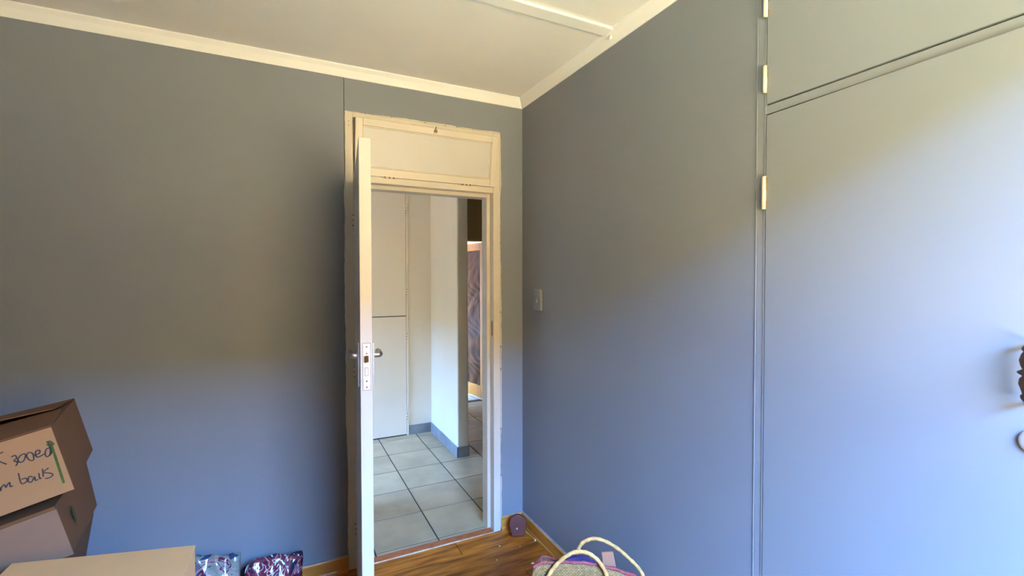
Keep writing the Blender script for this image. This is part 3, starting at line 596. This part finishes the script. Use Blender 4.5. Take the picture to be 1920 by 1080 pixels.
# bottom carton, its top crushed down on the far side
btm = thing('cardboard_box', (-2.0, -.5, 0), 'lowest cardboard box of the stack, standing on the floor', 'box', 'cartons stacked by the door wall')
o2 = lambda u, d, z: Vector((-1.962, -.70, 0)) + hh * u + ed * d + Vector((0, 0, z))
zt = lambda u: .678 - max(0, u) * .196
bm = bmesh.new(); hexa(bm, [o2(.045, 0, .0), o2(.48, 0, .0), o2(.48, .40, .0), o2(.060, .40, .0), o2(-.024, 0, zt(0) - .006), o2(.48, 0, zt(.48) - .012), o2(.48, .40, zt(.48) - .028), o2(-.040, .40, zt(0) - .024)]); obj('box_body', bm, CARD, btm)
# --- large carton nearest the viewer
lc2 = thing('cardboard_box', (-1.8, -1.08, 0), 'large light tan carton in the foreground at the lower left', 'box', 'cartons')
P1, P2 = Vector((-1.578, -.926, .75)), Vector((-2.020, -.806, .75)); dv = Vector((-.02, -.44, 0))
bm = bmesh.new(); dn = Vector((0, 0, -.75)); hexa(bm, [P1 + dn, P2 + dn, P2 + dv + dn, P1 + dv + dn, P1 + Vector((0, 0, -.004)), P2 + Vector((0, 0, -.004)), P2 + dv + Vector((0, 0, -.004)), P1 + dv + Vector((0, 0, -.004))]); obj('box_body', bm, CARD4, lc2)
for t0, t1 in ((0, .497), (.503, 1)):
    bm = bmesh.new(); z1v = Vector((0, 0, -.004)); e1 = P1 + (P1 - P2) * .004; e2 = P2
    hexa(bm, [e1 + dv * t0 + z1v, e2 + dv * t0 + z1v, e2 + dv * t1 + z1v, e1 + dv * t1 + z1v, e1 + dv * t0, e2 + dv * t0, e2 + dv * t1, e1 + dv * t1]); obj('top_flap', bm, CARD4, lc2, bevel=.001)

# --- printed plastic bags against the door wall
def pillow(name, label, cx, cy, w, h, th_, lean, mt, seed, twist):
    random.seed(seed); o = thing(name, (cx, cy, 0), label, 'plastic bag', 'printed plastic bags by the skirting')
    bm = bmesh.new(); nu, nv = 22, 20; g = {}
    ph = [random.uniform(0, 6.28) for _ in range(6)]
    for side in (0, 1):
        for j in range(nv + 1):
            for i in range(nu + 1):
                a, b = i / nu, j / nv
                edge = i in (0, nu) or j in (0, nv)
                if side and edge: g[1, i, j] = g[0, i, j]; continue
                fat = (math.sin(math.pi * a) * math.sin(math.pi * min(1, b * .8 + .2))) ** .55 * (1 - .35 * b)
                wr = .006 * math.sin(21 * a + 9 * b + ph[0]) + .005 * math.sin(13 * b - 17 * a + ph[1]) + .003 * math.sin(40 * a + 31 * b + ph[2])
                d = (-1 if side == 0 else 1) * (th_ * .5 * fat + (0 if edge else wr * .8))
                topw = .010 * math.sin(6 * a + ph[3]) * b + .005 * math.sin(17 * a + ph[4]) * b
                z = max(.001, b * h * (1 - .10 * (2 * a - 1) * twist) + topw * 1.0 - .012 * (abs(2 * a - 1) ** 3) * b)
                x = (a - .5) * w * (1 - .10 * b * (1 - abs(2 * a - 1)) + .05 * math.sin(9 * b + ph[5]) * .4)
                g[side, i, j] = bm.verts.new((cx + x, cy + d + lean * b, z))
        for j in range(nv):
            for i in range(nu):
                f = [g[side, i, j], g[side, i + 1, j], g[side, i + 1, j + 1], g[side, i, j + 1]]
                bm.faces.new(f if side == 0 else f[::-1])
    body = obj('bag_body', bm, mt, o, smooth=True)
    return o
pillow('printed_plastic_bag', 'grey and purple printed plastic bag between the cartons and the other bag', -1.625, -.20, .215, .325, .11, .04, PRINT1, 2, .3)
pillow('printed_plastic_bag', 'maroon printed plastic bag against the skirting nearest the door', -1.385, -.19, .245, .245, .12, .05, PRINT2, 5, -.3)

# --- straw shopping bag by the right wall
sb = thing('straw_bag', (-.30, -1.10, 0), 'woven straw shopping bag with red binding and rope handles', 'bag')
near = [(-.505, -1.059, .455), (-.484, -1.069, .473), (-.425, -1.098, .477), (-.371, -1.124, .477), (-.317, -1.151, .473), (-.273, -1.173, .463), (-.219, -1.2, .447), (-.169, -1.225, .427)]
far = [(-.425, -.985, .44), (-.395, -.985, .425), (-.345, -1.008, .410), (-.30, -1.03, .400), (-.245, -1.055, .392), (-.18, -1.085, .378), (-.11, -1.122, .362), (-.075, -1.145, .35)]
near = spline(near, 3); far = spline(far, 3); n = len(near)
rim = near + far[::-1]; cen = sum((Vector(p) for p in rim), Vector()) / len(rim)
bm = bmesh.new(); uvl = bm.loops.layers.uv.new('UVMap'); rings = []; K = 12
for k in range(K + 1):
    t = k / K; r = []
    for p in rim:
        p = Vector(p); zz = p.z * (1 - t) + .002 * t; s = 1 + .16 * math.sin(math.pi * min(1, t * 1.1)) * (1 - .4 * t)
        r.append(bm.verts.new((cen.x + (p.x - cen.x) * s, cen.y + (p.y - cen.y) * s, zz)))
    rings.append(r)
Lr = len(rim)
for k in range(K):
    for i in range(Lr):
        f = bm.faces.new((rings[k][i], rings[k][(i + 1) % Lr], rings[k + 1][(i + 1) % Lr], rings[k + 1][i]))
        for lp, (a, b) in zip(f.loops, ((i, k), (i + 1, k), (i + 1, k + 1), (i, k + 1))): lp[uvl].uv = (a / Lr * 1.6, b / K * .8)
bm.faces.new(rings[-1])
bo = obj('bag_body', bm, STRAW, sb, smooth=True); md = bo.modifiers.new('thickness', 'SOLIDIFY'); md.thickness = .006; md.offset = -1
bm = bmesh.new(); loop = [Vector(p) for p in rim]; tube(bm, [p + Vector((0, 0, .001 + .002 * math.sin(i * 1.9))) for i, p in enumerate(loop + [loop[0]])], [.0058 + .0012 * math.sin(i * 2.3) for i in range(Lr + 1)], 8); obj('red_binding', bm, TRIMRED, sb, smooth=True)
def rope(pts, name):
    P = spline(pts, 5); bm = bmesh.new(); tube(bm, P, [.0072 + .0009 * math.sin(i * 1.7) for i in range(len(P))], 10); obj(name, bm, ROPE, sb, smooth=True)
rope([(-.512, -1.086, .33), (-.495, -1.088, .377), (-.466, -1.101, .44), (-.444, -1.111, .475), (-.415, -1.124, .505), (-.387, -1.138, .525), (-.364, -1.149, .53), (-.337, -1.162, .526), (-.311, -1.175, .509), (-.288, -1.187, .479), (-.271, -1.197, .44), (-.262, -1.203, .39), (-.258, -1.205, .34)], 'rope_handle')
rope([(-.345, -1.012, .33), (-.328, -1.026, .368), (-.3, -1.037, .442), (-.281, -1.046, .484), (-.256, -1.058, .501), (-.227, -1.072, .505), (-.19, -1.091, .492), (-.148, -1.112, .463), (-.11, -1.131, .425), (-.08, -1.147, .391), (-.062, -1.157, .357), (-.05, -1.163, .31)], 'rope_handle')
# things in the bag
pc = thing('card_piece', (-.205, -1.125, .30), 'pinkish card piece sticking out of the straw bag', 'card')
bm = bmesh.new(); a, b, c, d = Vector((-.232, -1.113, .471)), Vector((-.192, -1.133, .474)), Vector((-.165, -1.150, .398)), Vector((-.218, -1.123, .398)); w = Vector((.004, .007, 0)); dd_ = Vector((.006, 0, -.12))
hexa(bm, [d + dd_, c + dd_, c + dd_ + w, d + dd_ + w, a, b, b + w, a + w]); obj('card', bm, PINKC, pc, bevel=.001)
pu = thing('folded_cloth', (-.33, -1.07, .30), 'dark purple cloth bundled inside the straw bag', 'cloth')
bm = bmesh.new(); bmesh.ops.create_icosphere(bm, subdivisions=4, radius=1.0)
for v in bm.verts:
    p = v.co.copy(); k = 1 + .10 * math.sin(7 * p.x + 3 * p.y) + .07 * math.sin(11 * p.y - 5 * p.z) + .05 * math.sin(17 * p.z + 9 * p.x)
    v.co = Vector((-.315 + .085 * p.x * k, -1.068 - .038 * p.x * k + .034 * p.y * k, .400 + .052 * p.z * k))
obj('cloth', bm, PURPLE, pu, smooth=True)
